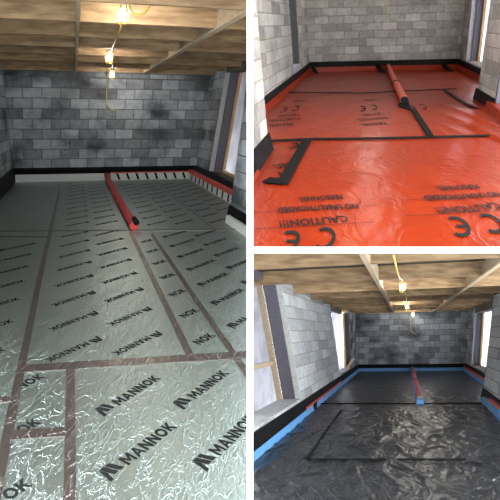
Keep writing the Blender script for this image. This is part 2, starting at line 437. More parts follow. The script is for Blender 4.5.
    # ---------------- printed words
    def text_data(s, bold=.012):
        cu = bpy.data.curves.new('t', 'FONT'); cu.body = s; cu.size = 1; cu.offset = bold; cu.resolution_u = 2
        o = bpy.data.objects.new('t', cu); COL.objects.link(o)
        dg = bpy.context.evaluated_depsgraph_get(); me = bpy.data.meshes.new_from_object(o.evaluated_get(dg))
        vs = [v.co.copy() for v in me.vertices]; fs = [tuple(p.vertices) for p in me.polygons]
        bpy.data.objects.remove(o); bpy.data.curves.remove(cu); bpy.data.meshes.remove(me)
        x0 = min(v.x for v in vs); x1 = max(v.x for v in vs); y0 = min(v.y for v in vs); y1 = max(v.y for v in vs)
        return [((v.x-x0)/(y1-y0), (v.y-y0)/(y1-y0)) for v in vs], fs, (x1-x0)/(y1-y0)
    build_left.text_data = text_data
    cache = {}
    ring = [(math.cos(2*math.pi*k/16), math.sin(2*math.pi*k/16)) for k in range(16)]
    GLYPH = {                                # heavy block capitals: (width, polygons)
        'M': (1.1, [[(0,0),(0,1),(.27,1),(.55,.52),(.83,1),(1.1,1),(1.1,0),(.85,0),(.85,.60),(.63,.22),(.47,.22),(.25,.60),(.25,0)]]),
        'A': (1.0, [[(0,0),(.36,1),(.5,1),(.5,.70),(.41,.42),(.5,.42),(.5,.22),(.34,.22),(.26,0)], [(1,0),(.74,0),(.66,.22),(.5,.22),(.5,.42),(.59,.42),(.5,.70),(.5,1),(.64,1)]]),
        'N': (.92, [[(0,0),(0,1),(.26,1),(.67,.44),(.67,1),(.92,1),(.92,0),(.67,0),(.25,.58),(.25,0)]]),
        'O': (1.04, [[(.52+.52*ring[k][0],.5+.52*ring[k][1]),(.52+.27*ring[k][0],.5+.27*ring[k][1]),(.52+.27*ring[(k+1)%16][0],.5+.27*ring[(k+1)%16][1]),(.52+.52*ring[(k+1)%16][0],.5+.52*ring[(k+1)%16][1])] for k in range(16)]),
        'K': (.94, [[(0,0),(0,1),(.26,1),(.26,.62),(.58,1),(.91,1),(.51,.54),(.94,0),(.63,0),(.35,.36),(.26,.26),(.26,0)]])}
    def heavy(s):
        vs = []; fs = []; x = 0
        for ch in s:
            w, polys = GLYPH[ch]
            for p in polys:
                o = len(vs); vs += [(x+a, b_) for a, b_ in p]; fs.append(tuple(range(o+len(p)-1, o-1, -1)))
            x += w+.12
        return vs, fs, x-.12
    def word(s, logo):
        if (s, logo) in cache: return cache[(s, logo)]
        vs, fs, wd = heavy(s)
        wd *= .78; vs = [(x*.78, y) for x, y in vs]
        if logo:
            off = 1.75
            vs = [(x+off, y) for x, y in vs]; wd += off
            for poly in ([(0,-.12),(.28,-.12),(.44,.62),(.22,1.2)], [(.27,1.2),(.66,1.2),(1.0,.15),(.62,.15)][::-1], [(.76,1.2),(1.13,1.2),(1.48,.15),(1.1,.15)][::-1]):
                o = len(vs); vs += poly; fs = fs + [tuple(range(o, o+4))]
        cache[(s, logo)] = (vs, fs, wd); return cache[(s, logo)]
    def stamp(brd, x, u, s, logo, d, size, flip=False, end=False):
        """x,u: the word's start; d: reading direction in (x,u)"""
        if brd is None: return
        vs, fs, wd = word(s, logo)
        dv = Vector(d).normalized(); up = Vector((dv.y, -dv.x))
        if end: x -= dv.x*wd*size; u -= dv.y*wd*size
        def fn():
            return MB().add([(dv.x*a*size+up.x*b_*size, dv.y*a*size+up.y*b_*size, 0) for a, b_ in vs], fs)
        piece('printed_word', (s, logo, d, size), fn, M['ink'], R, (x, u, .0012), brd)
    sz = .075
    dn, dr = (.36,-.30), (-.36,.285)
    for kk in range(8):
        u = 9.86-.52*kk
        if u-.25 > us(1.7)+.05:
            stamp(n2, 1.665, u-.29, 'MANNOK', True, dr, sz*.94); stamp(n2, 2.125, u-.29, 'MANNOK', True, dr, sz*.94)
    for kk in range(11):
        u = 5.45-.5*kk
        stamp(far2, 1.70, u-.2, 'MANNOK', True, dr, sz*.9); stamp(far2, 2.15, u-.2, 'MANNOK', True, dr, sz*.9)
        if kk < 10:
            stamp(far3, 2.62, u+.3, 'MANNOK', True, dn, sz*.9); stamp(far3, 3.06, u+.3, 'MANNOK', True, dn, sz*.9)
            stamp(far4, 3.62, u+.3, 'MANNOK', True, dn, sz*.9); stamp(far4, 4.03, u+.3, 'MANNOK', True, dn, sz*.9)
    for kk in range(9):
        u = 6.57+.515*kk
        stamp(n4, 2.73, u, 'MANNOK', True, dn, sz); stamp(n4, 3.18, u+.03, 'MANNOK', True, dn, sz)
        if u < 9.9: stamp(n3, 2.40, u+.22, 'NOK', False, (.36,-.28), sz*1.12)
    for kk in range(7):
        stamp(n1, .61, 6.86+.52*kk, 'MANNOK', True, (.36,-.27), sz)
    for x, u in ((1.65,10.63),(2.10,10.66),(1.65,11.15),(2.10,11.18)):
        stamp(c4, x, u, 'MANNOK', True, (.36,-.31), sz)
    stamp(c2, 1.315, 10.12, 'NOK', False, (.36,-.31), sz*1.0, end=True)
    stamp(c2, 1.32, 10.62, 'OK', False, (.36,-.31), sz*1.0, end=True)
    stamp(c3, 1.31, 11.10, 'OK', False, (.36,-.31), sz*1.0, end=True)

    # ---------------- edge insulation, black membrane, red strip
    def strip(name, mb, m, label, cat, grp=None):
        return tag(obj(name, mb, m, R), label, cat, grp)
    strip('edge_insulation', MB().box(.06, 2.28, .05, .10, 0, .19), M['white_edge'], 'white edge insulation along the back, to the dark corner side of the pipe', 'insulation')
    e = strip('edge_insulation', MB().box(2.42, 4.52, .08, .14, 0, .19), M['white_edge'], 'white edge insulation with slanted black ticks along the back beside the pipe', 'insulation')
    for i in range(8):
        x = 2.62+.25*i
        obj('tick_mark', MB().add([(x-.07,.143,.19),(x-.01,.143,.19),(x+.06,.143,.02),(x-.0,.143,.02)], [(0,3,2,1)]), M['ink'], R, e)
    e = strip('edge_insulation', MB().hexa([(4.50,.15,0),(4.55,.15,0),(4.48,5.6,0),(4.42,5.6,0),(4.50,.15,.17),(4.55,.15,.17),(4.48,5.6,.17),(4.42,5.6,.17)]), M['white_edge'], 'grey edge insulation with upright black ticks below the window', 'insulation')
    for i in range(10):
        u = .5+.42*i; x = 4.498-.014*u
        obj('tick_mark', MB().add([(x,u,.165),(x,u+.11,.165),(x,u+.11,.01),(x,u,.01)], [(0,1,2,3)]), M['ink'], R, e)
    strip('red_foam_strip', MB().hexa([(4.49,.1,.172),(4.58,.1,.172),(4.50,5.6,.172),(4.41,5.6,.172),(4.49,.1,.26),(4.58,.1,.26),(4.50,5.6,.26),(4.41,5.6,.26)]), M['red_foam'], 'red foam strip below the window of the silver room', 'strip')
    strip('red_foam_strip', MB().box(2.42, 4.5, .02, .075, .17, .215), M['red_foam'], 'thin red foam line along the back wall of the silver room', 'strip')
    m = MB().add([(-.02,.02,.18),(4.72,.02,.18),(4.72,.05,.30),(4.72,.0,.375),(-.02,.0,.375),(-.02,.05,.30),(-.02,-.03,.18),(4.72,-.03,.18),(-.02,-.03,.375),(4.72,-.03,.375)],
                 [(0,1,2,5),(5,2,3,4),(4,3,9,8),(6,7,1,0)])
    strip('black_membrane', m, M['dpm'], 'black damp proof membrane along the back wall of the silver room', 'membrane')
    m = MB().hexa([(-.02,.02,.02),(.05,.02,.02),(.05,9,.02),(-.02,9,.02),(-.06,.02,.37),(.01,.02,.37),(.01,9,.37),(-.06,9,.37)])
    strip('black_membrane', m, M['dpm'], 'black damp proof membrane at the foot of the dark side wall, silver room', 'membrane')
    m = MB().hexa([(4.56,.05,.20),(4.74,.05,.20),(4.70,5.6,.2),(4.50,5.6,.2),(4.66,.05,.36),(4.78,.05,.36),(4.74,5.6,.33),(4.62,5.6,.33)])
    strip('black_membrane', m, M['dpm'], 'black damp proof membrane under the window sill of the silver room', 'membrane')
    m = MB().hexa([(3.90,5.56,.02),(4.1,5.56,.02),(4.1,7.3,.02),(3.90,7.3,.02),(3.93,5.56,.26),(4.1,5.56,.26),(4.1,7.3,.26),(3.93,7.3,.26)])
    strip('black_membrane', m, M['dpm'], 'black membrane wrapped round the foot of the block pier, silver room', 'membrane')
    strip('edge_insulation', MB().hexa([(3.84,5.75,0),(3.895,5.75,0),(3.895,7.4,0),(3.84,7.4,0),(3.84,5.75,.13),(3.895,5.75,.13),(3.895,7.4,.13),(3.84,7.4,.13)]), M['white_edge'], 'short pale edge insulation at the foot of the block pier', 'insulation')

    # ---------------- red pipe
    p = empty('lagged_pipe', R, (2.35,6.1,0), 'long red lagged pipe lying on the silver boards', 'pipe')
    obj('lagging', MB().tube([(2.31,.1,.15),(2.32,1.2,.10),(2.33,3.6,.07)], .062, 14), M['red'], R, p, smooth=False)
    obj('lagging', MB().tube([(2.33,3.4,.075),(2.345,5.0,.072),(2.355,6.0,.068)], .068, 14), M['red'], R, p)
    obj('tape_joint', MB().tube([(2.33,3.38,.074),(2.33,3.5,.074)], .073, 14), M['red'], R, p)
    obj('end_cap', MB().tube([(2.375,5.78,.13),(2.38,6.05,.125)], [.042,.046], 12), M['tape_black'], R, p, label='black end cap')
    # ---------------- festoon lamps
    lamp(R, (1.94,7.3,2.67), 1.0, 'nearest and largest lit caged lamp under the joists of the silver room')
    lamp(R, (2.02,4.0,2.59), 1.0, 'middle lit caged lamp under the joists of the silver room')
    lamp(R, (2.29,1.0,2.555), .95, 'farthest small lit caged lamp, close to the back wall of the silver room')
    t = MB().tube([(2.20,7.5,3.0),(2.19,7.5,2.86),(2.18,7.5,2.78),(2.13,7.5,2.72),(2.05,7.5,2.71),(2.01,7.5,2.73),(1.97,7.4,2.86),(1.95,7.3,2.91),(1.96,6.9,2.71),(1.97,6.7,2.69),(1.99,5.6,2.70),(2.02,4.4,2.71),(2.03,4.0,2.80),(2.10,3.55,2.71),(2.2,2.3,2.70),(2.29,1.0,2.76),(2.24,.5,2.72),(2.22,.06,2.70),(2.25,.05,2.1),(2.27,.05,1.95),(2.36,.05,1.85),(2.46,.05,1.83),(2.56,.05,1.83)], .011, 6)
    tag(obj('lamp_cable', t, M['cable'], R, smooth=True), 'yellow cable linking the caged lamps of the silver room', 'cable')

def lamp(R, c, s, label):
    e = empty('caged_lamp', R, c, label, 'lamp', 'caged festoon lamps')
    x, u, z = c
    obj('bulb', MB().lathe((x,u,z), [(.003,.025*s),(.015*s,.03*s),(.025*s,.048*s),(.026*s,.066*s),(.02*s,.095*s),(.013*s,.125*s)], 12), M['bulb'], R, e, smooth=True)
    obj('socket', MB().lathe((x,u,z), [(.02*s,.125*s),(.032*s,.13*s),(.032*s,.19*s),(.012*s,.21*s)], 12), M['socket'], R, e)
    cage = obj('cage', MB().tube([(x+.061*s*math.cos(2*math.pi*k/14), u+.061*s*math.sin(2*math.pi*k/14), z+.10*s) for k in range(15)], .0055*s, 5, caps=False), M['cage'], R, e)
    for k in range(6):
        a = 2*math.pi*k/6; ca, sa = math.cos(a), math.sin(a)
        obj('cage_wire', MB().tube([(x+r*s*ca, u+r*s*sa, z+h*s) for r, h in ((.03,.215),(.05,.19),(.061,.11),(.058,.03),(.05,-.015),(.0,-.025))], .0048*s, 5), M['cage'], R, cage)
    for h, r in ((.02,.058),(-.012,.05),(.18,.052)):
        obj('cage_ring', MB().tube([(x+r*s*math.cos(2*math.pi*k/14), u+r*s*math.sin(2*math.pi*k/14), z+h*s) for k in range(15)], .0048*s, 5, caps=False), M['cage'], R, cage)

# ================================================================== UPPER ROOM (orange membrane)
def sheet_grid(x0, x1, u0, u1, nx, nu, zf):
    mb = MB(); vs = []; fs = []
    for j in range(nu+1):
        for i in range(nx+1):
            x = x0(u0+(u1-u0)*j/nu) if callable(x0) else x0
            xx = x + (x1-x)*i/nx; uu = u0+(u1-u0)*j/nu
            vs.append((xx, uu, zf(xx, uu)))
    for j in range(nu):
        for i in range(nx):
            a = j*(nx+1)+i; fs.append((a, a+nx+1, a+nx+2, a+1))
    return mb.add(vs, fs)
def build_upper():
    R = U
    bk = R.side((0,0,0), R.a, R.b, R.c)
    HT = 2.9
    w = empty('wall_back', bk, (2.35,0,0), 'back wall of warm grey blocks behind the orange membrane', 'wall', kind='structure')
    bed(w, bk, M['mortar_tan'], -.3, 5.1, -.1, HT)
    lay_blocks(w, bk, M['block_warm'], -.3, 5.1, .31-.22, HT, .46, .22, .1)
    lf = R.side((0,0,0), R.b, R.a, R.c + R.a*(-.01))
    w = empty('wall_left', lf, (6,0,0), 'warm grey block side wall with a gap window, orange room', 'wall', kind='structure')
    bed(w, lf, M['mortar_tan'], -.12, 2.1, -.1, HT); bed(w, lf, M['mortar_tan'], 3.6, 9.4, -.1, HT); bed(w, lf, M['block_pale'], 2.1, 3.6, -.1, .42, .3)
    lay_blocks(w, lf, M['block_warm'], 0, 2.1, .31-.22, HT, .95, .22, .3)
    lay_blocks(w, lf, M['block_warm'], 3.6, 9.4, .31-.22, HT, .95, .22, .0)
    lay_blocks(w, lf, M['block_pale'], 2.1, 3.6, .2, .42, .95, .22, .5)
    wn = empty('window_2', lf, (2.8,-.2,.42), 'narrow opening with a dark upright in the side wall of the orange room', 'window', kind='structure')
    obj('cavity_closer', MB().box(2.05, 2.18, -.27, -.03, .40, HT), M['closer_black'], lf, wn)
    obj('timber_frame', MB().box(2.15, 2.3, -.33, -.272, .40, HT), M['wood_orange'], lf, wn)
    obj('sheeting', MB().box(2.1, 3.6, -.37, -.36, .35, HT), M['sheet'], lf, wn)
    rt = R.side((4.7,0,0), R.b, -R.a, R.c + R.a*.01)
    w = empty('wall_right', rt, (.5,0,0), 'short warm block wall between the back corner and the window, orange room', 'wall', kind='structure')
    bed(w, rt, M['mortar_tan'], -.12, 1.0, -.1, HT)
    lay_blocks(w, rt, M['block_warm'], 0, 1.0, .31-.22, HT, .95, .22, .2)
    obj('pale_edge', MB().box(1.0, 1.03, -.36, .012, .3, HT), M['plaster_edge'], rt, w)
    bed(w, rt, M['mortar_tan'], 1.0, 6.4, -.1, .31, .36)
    lay_blocks(w, rt, M['block_pale'], 1.03, 6.4, .09, .32, .95, .22, .5)
    wn = empty('window_3', rt, (2.5,-.3,.3), 'bright tall window opening beyond the block pier, orange room', 'window', kind='structure')
    obj('cavity_closer', MB().box(1.03, 1.10, -.28, -.11, .3, HT), M['closer'], rt, wn)
    obj('timber_frame', MB().box(1.05, 1.2, -.36, -.285, .3, HT), M['wood_orange'], rt, wn)
    obj('sheeting', MB().box(1.1, 6.9, -.40, -.39, .25, HT), M['sheet'], rt, wn)
    nb = R.side((3.95,0,0), R.b, -R.a, R.c + R.a*.03)
    w = empty('wall_right', nb, (7,0,0), 'warm block pier standing on the orange membrane near the window', 'wall', kind='structure')
    bed(w, nb, M['mortar_tan'], 6.4, 7.7, -.05, HT, 1.0)
    lay_blocks(w, nb, M['block_warm'], 6.4, 7.7, .31-.22, HT, .95, .22, .3)
    obj('cavity_closer', MB().box(7.7, 7.78, -.3, .0, .1, HT), M['closer'], nb, w, label='dark grey closer strip')
    nl = R.side((.62,0,0), R.b, R.a, R.c)
    w = empty('wall_left', nl, (11,0,0), 'warm block pier nearest us with black membrane round its foot', 'wall', kind='structure')
    bed(w, nl, M['mortar_tan'], 10.45, 12.6, -.05, HT, .6)
    lay_blocks(w, nl, M['block_warm'], 10.45, 12.6, .20, HT, .95, .22, .4)
    c = empty('ceiling', R, (2.35,6,HT), 'timber joist ceiling over the orange room, above the picture', 'ceiling', kind='structure')
    for i in range(11):
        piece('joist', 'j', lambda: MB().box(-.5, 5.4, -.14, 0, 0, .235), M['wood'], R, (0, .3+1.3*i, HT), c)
    for i in range(14):
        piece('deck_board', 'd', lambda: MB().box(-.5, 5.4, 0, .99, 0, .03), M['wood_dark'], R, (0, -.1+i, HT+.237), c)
    o = obj('floor', MB().box(-.2, 5.2, -.1, 14, -.3, -.06), M['concrete'], R); tag(o, 'concrete slab hidden beneath the orange membrane', 'floor', kind='structure')
    # ---------------- membrane in three lapped sheets
    def zf(off):
        def f(x, u):
            p = Vector((x*1.6+off, u*.9, off))
            n = noise.noise(p)*.008 + abs(noise.noise(Vector((x*3.1, u*1.1+x*1.4, off))))*.010
            fold = 0
            if x > 2.8 and 7 < u < 12: fold = .05*max(0, noise.noise(Vector((x*5-u*1.2, u*.35, 3.3))))
            return off*.001 + n + fold
        return f
    def sh(u0, u1, k, label, nx=90, nu=90):
        return tag(obj('orange_membrane', sheet_grid(.02, 4.68, u0, u1, nx, nu, zf(k)), M['orange'], R, smooth=True, base=(2.3,u0,0)), label, 'membrane', 'orange membrane sheets')
    sA = sh(.1, 5.05, 1, 'far orange membrane sheet beyond the thin black seam')
    sB = sh(5.02, 9.9, 3, 'middle orange membrane sheet holding the end of the orange pipe', 110, 110)
    sC = sh(9.85, 13.9, 5, 'nearest orange membrane sheet with the large warning words', 140, 120)
    def upstand(sheet, mb): obj('upstand', mb, M['orange'], R, sheet, smooth=False)
    upstand(sA, MB().box(.03, 4.67, .05, .09, 0, .15))
    for s_, a, b_ in ((sA,.06,5.05),(sB,5.05,9.9)):
        upstand(s_, MB().hexa([(.0,a,-.02),(.07,a,-.02),(.07,b_,-.02),(.0,b_,-.02),(-.03,a,.15),(.04,a,.15),(.04,b_,.15),(-.03,b_,.15)]))
    upstand(sA, MB().hexa([(4.60,.06,-.02),(4.70,.06,-.02),(4.70,5.4,-.02),(4.60,5.4,-.02),(4.63,.06,.16),(4.74,.06,.16),(4.74,5.4,.16),(4.63,5.4,.16)]))
    upstand(sB, MB().hexa([(4.6,5.4,-.02),(4.74,5.4,-.02),(4.74,6.6,-.02),(4.6,6.6,-.02),(4.63,5.4,.16),(4.74,5.4,.16),(4.74,6.6,.16),(4.63,6.6,.16)]))
    upstand(sB, MB().hexa([(3.83,7.5,-.02),(4.0,7.5,-.02),(4.0,9.85,-.02),(3.76,9.85,-.02),(3.87,7.5,.13),(4.0,7.5,.13),(4.0,9.85,.13),(3.82,9.85,.13)]))
    upstand(sC, MB().hexa([(.55,11.4,-.02),(.74,11.4,-.02),(.80,12.9,-.02),(.55,12.9,-.02),(.55,11.4,.08),(.66,11.4,.08),(.70,12.9,.08),(.55,12.9,.08)]))
    # ---------------- black band
    def band(mb, label): return tag(obj('black_membrane', mb, M['dpm'], R), label, 'membrane', 'black membrane bands round the orange room')
    band(MB().hexa([(-.03,0,.14),(4.73,0,.14),(4.73,.085,.14),(-.03,.085,.14),(-.03,0,.31),(4.73,0,.31),(4.73,.03,.31),(-.03,.03,.31)]), 'black band of membrane along the back wall of the orange room')
    band(MB().hexa([(-.04,.0,.14),(.05,.0,.14),(.05,9.2,.14),(-.04,9.2,.14),(-.04,.0,.29),(.02,.0,.29),(.02,9.2,.25),(-.04,9.2,.25)]), 'black band of membrane along the long side wall of the orange room')
    band(MB().hexa([(4.62,.05,.15),(4.74,.05,.15),(4.74,6.3,.15),(4.62,6.3,.15),(4.66,.05,.29),(4.76,.05,.29),(4.76,6.3,.27),(4.66,6.3,.27)]), 'black band of membrane below the window of the orange room')
    band(MB().hexa([(3.88,6.3,-.02),(4.7,6.3,-.02),(4.7,7.75,-.02),(3.90,7.75,-.02),(3.92,6.3,.20),(4.7,6.3,.20),(4.7,7.72,.2),(3.935,7.72,.2)]), 'black membrane wrapped round the far block pier of the orange room')
    band(MB().hexa([(.3,10.4,-.02),(.69,10.4,-.02),(.72,12.3,-.02),(.3,12.3,-.02),(.3,10.4,.22),(.645,10.4,.22),(.655,12.3,.22),(.3,12.3,.22)]), 'black membrane wrapped round the nearest block pier of the orange room')
    # ---------------- black tapes
    def tape(pts, wd, label, z=.03):
        mb = MB(); pts = [Vector((p[0], p[1])) for p in pts]
        for a, b_ in zip(pts[:-1], pts[1:]):
            d = (b_-a).normalized(); s = Vector((-d.y, d.x))*wd/2
            n = max(1, int((b_-a).length/.25))
            mb.quadbox([tuple(a-s), tuple(b_-s), tuple(b_+s), tuple(a+s)], z-.012, z)
        return tag(obj('black_tape', mb, M['tape_black'], R), label, 'tape', 'black tapes on the orange membrane')
    tape([(.08,5.06),(1.68,5.42),(2.77,5.14),(3.8,4.93)], .05, 'thin black tape along the far seam of the orange membrane')
    tape([(.48,10.0),(1.04,9.9),(1.93,9.88),(3.95,9.72)], .075, 'long black tape along the near seam of the orange membrane')
    tape([(1.045,9.9),(1.02,11.85)], .115, 'wide black tape running towards the nearest pier, orange membrane')
    tape([(2.42,7.22),(2.63,7.62),(2.665,9.75)], .085, 'black tape from the orange pipe end to the near seam')
    tape([(3.52,5.1),(3.62,7.4),(3.9,7.9)], .07, 'black tape by the foot of the far pier on the orange membrane')
    tape([(.84,11.72),(1.02,11.78)], .16, 'short black tape scrap beside the nearest pier', .032)
    tag(obj('black_tape', MB().hexa([(.16,.095,.0),(.30,.095,.0),(.34,.6,.0),(.26,.6,.0),(.05,.092,.15),(.14,.092,.15),(.14,.1,.2),(.05,.1,.2)]), M['tape_black'], R), 'black tape patch in the far corner behind the orange sheet', 'tape')
    tag(obj('black_tape', MB().hexa([(2.2,.095,.0),(2.32,.095,.0),(2.42,.9,.012),(2.3,.9,.012),(2.1,.092,.15),(2.2,.092,.15),(2.22,.1,.2),(2.12,.1,.2)]), M['tape_black'], R), 'black tape patch at the far end of the orange pipe', 'tape')
    tag(obj('black_tape', MB().hexa([(4.25,.095,.0),(4.36,.095,.0),(4.40,1.0,.02),(4.3,1.0,.02),(4.12,.092,.15),(4.2,.092,.15),(4.2,.1,.2),(4.12,.1,.2)]), M['tape_black'], R), 'black tape patch in the far corner by the window wall', 'tape')
    # ---------------- pipe
    p = empty('wrapped_pipe', R, (2.5,7.2,0), 'orange wrapped pipe lying on the orange membrane', 'pipe')
    obj('wrap', MB().tube([(2.50,.1,.14),(2.505,2,.11),(2.51,4.6,.085)], .072, 14), M['orange_tube'], R, p)
    obj('wrap', MB().tube([(2.51,4.4,.088),(2.515,6.0,.085),(2.52,7.0,.085)], .082, 14), M['orange_tube'], R, p)
    obj('tape_joint', MB().tube([(2.51,4.3,.09),(2.51,4.5,.09)], .084, 14), M['tape_black'], R, p, label='black joint ring')
    obj('end_cap', MB().tube([(2.52,6.95,.085),(2.52,7.05,.085)], .075, 14), M['tape_black'], R, p, label='black pipe end')
    tag(obj('black_tape', MB().hexa([(2.40,6.98,.0),(2.62,6.98,.0),(2.60,7.32,.0),(2.42,7.32,.0),(2.43,6.98,.04),(2.60,6.98,.05),(2.58,7.28,.035),(2.45,7.28,.035)]), M['tape_black'], R), 'black tape patch under the near end of the orange pipe', 'tape')
    # ---------------- printed words (read from the far side)
    td = build_left.text_data; cache = {}
    def stamp(sheet, s, xr, xl, u0, u1, cap, bold=.018):
        """s runs from xr,u1 (start) to xl,u0, upside down to us"""
        if sheet is None: return
        if (s, bold) not in cache: cache[(s, bold)] = td(s, bold)
        vs, fs, wd = cache[(s, bold)]
        a = Vector((xr, u1)); d = Vector((xl, u0))-a; ln = d.length; dv = d/ln; up = Vector((dv.y, -dv.x))
        mb = MB().add([(a.x+dv.x*x*ln/wd+up.x*y*cap, a.y+dv.y*x*ln/wd+up.y*y*cap, zz+.001) for x, y in vs for zz in [.03]], fs)
        # lay the ink on the sheet's own relief
        f = zfun[sheet.name]
        mb.v = [(x, u, f(x, u)+.010) for x, u, z in mb.v]
        obj('printed_word', mb, M['ink'], R, sheet)
    zfun = {sA.name: zf(1), sB.name: zf(3), sC.name: zf(5)}
    def c_mark(sheet, x, u, sx, su, e=False):
        pts = []; n = 12; mb = MB(); f = zfun[sheet.name]
        for k in range(n+1):
            a = math.pi*(.30+1.40*k/n)        # opening towards smaller x when seen upside down
            pts.append((-math.cos(a), math.sin(a)))
        for k in range(n):
            q = []
            for (cx, cy), rr in ((pts[k],1),(pts[k+1],1),(pts[k+1],.70),(pts[k],.70)):
                q.append((x+sx*cx*rr, u+su*cy*rr))
            mb.add([(a_, b_, f(a_, b_)+.010) for a_, b_ in q], [(0,1,2,3)])
        if e:
            q = [(x+sx*.85, u-su*.13), (x-sx*.1, u-su*.13), (x-sx*.1, u+su*.13), (x+sx*.85, u+su*.13)]
            obj('printed_mark', MB().add([(a_, b_, f(a_, b_)+.010) for a_, b_ in q], [(0,1,2,3)]), M['ink'], R, sheet)
        obj('printed_mark', mb, M['ink'], R, sheet)
    def group(sheet, x0, u0, s=1.0, ce=True):
        stamp(sheet, 'CAUTION!!!', x0+.52*s, x0, u0, u0-.14*s, .14*s)
        stamp(sheet, 'NO UNAUTHORISED', x0+.60*s, x0-.06*s, u0-.30*s, u0-.42*s, .13*s)
        stamp(sheet, 'PERSONNEL', x0+.46*s, x0+.08*s, u0-.56*s, u0-.64*s, .125*s)
        for du in (.16, -.20):
            f = zfun[sheet.name]
            q = [(x0-.25*s,u0+du*s+.02),(x0+.75*s,u0+du*s-.16*s),(x0+.75*s,u0+du*s-.152*s),(x0-.25*s,u0+du*s+.028)]
            obj('printed_line', MB().add([(a_,b_,f(a_,b_)+.010) for a_, b_ in q], [(3,2,1,0)]), M['ink'], R, sheet)
        if ce:
            c_mark(sheet, x0+.13*s, u0+.38*s, .085*s, .20*s, True); c_mark(sheet, x0+.38*s, u0+.31*s, .085*s, .20*s)
    group(sC, 1.14, 12.77); group(sC, 2.37, 12.46)
    stamp(sC, 'REC', .95, .79, 11.17, 11.06, .17); stamp(sC, 'W', .98, .87, 11.42, 11.36, .2, .03)
    c_mark(sC, .90, 10.22, .07, .16, True)
    for x in (.26, 1.68, 2.55):
        c_mark(sB, x+.07, 7.42, .06, .30, True); c_mark(sB, x+.27, 7.30, .06, .30)
        if x < 2:
            stamp(sB, 'CAUTION!!!', x+.38, x+.04, 8.00, 7.86, .20); stamp(sB, 'NO UNAUTHORISED', x+.46, x-.02, 8.42, 8.25, .20); stamp(sB, 'PERSONNEL', x+.40, x+.04, 8.84, 8.70, .20)
            stamp(sB, 'CAUTION!!!', x+.30, x+.06, 6.34, 6.22, .22)
    stamp(sA, 'CAUTION!!!', 1.25, .98, 2.26, 2.05, .14)
    lamp(R, (2.2,11.6,2.62), 1.0, 'lit caged lamp above the nearest orange sheet, out of the picture'); lamp(R, (2.25,7.2,2.62), 1.0, 'lit caged lamp above the orange pipe, out of the picture'); lamp(R, (2.3,2.6,2.62), 1.0, 'lit caged lamp above the far orange sheet, out of the picture')  # unseen lamps, inferred from the hanging cable, added to brighten this room
    # hanging cable
    tag(obj('lamp_cable', MB().tube([(2.36,.04,2.9),(2.39,.04,2.01),(2.42,.04,1.68),(2.5,.04,1.53),(2.61,.04,1.46)], .011, 6), M['cable'], R, smooth=True), 'thin pale cable hanging down the back wall of the orange room', 'cable')

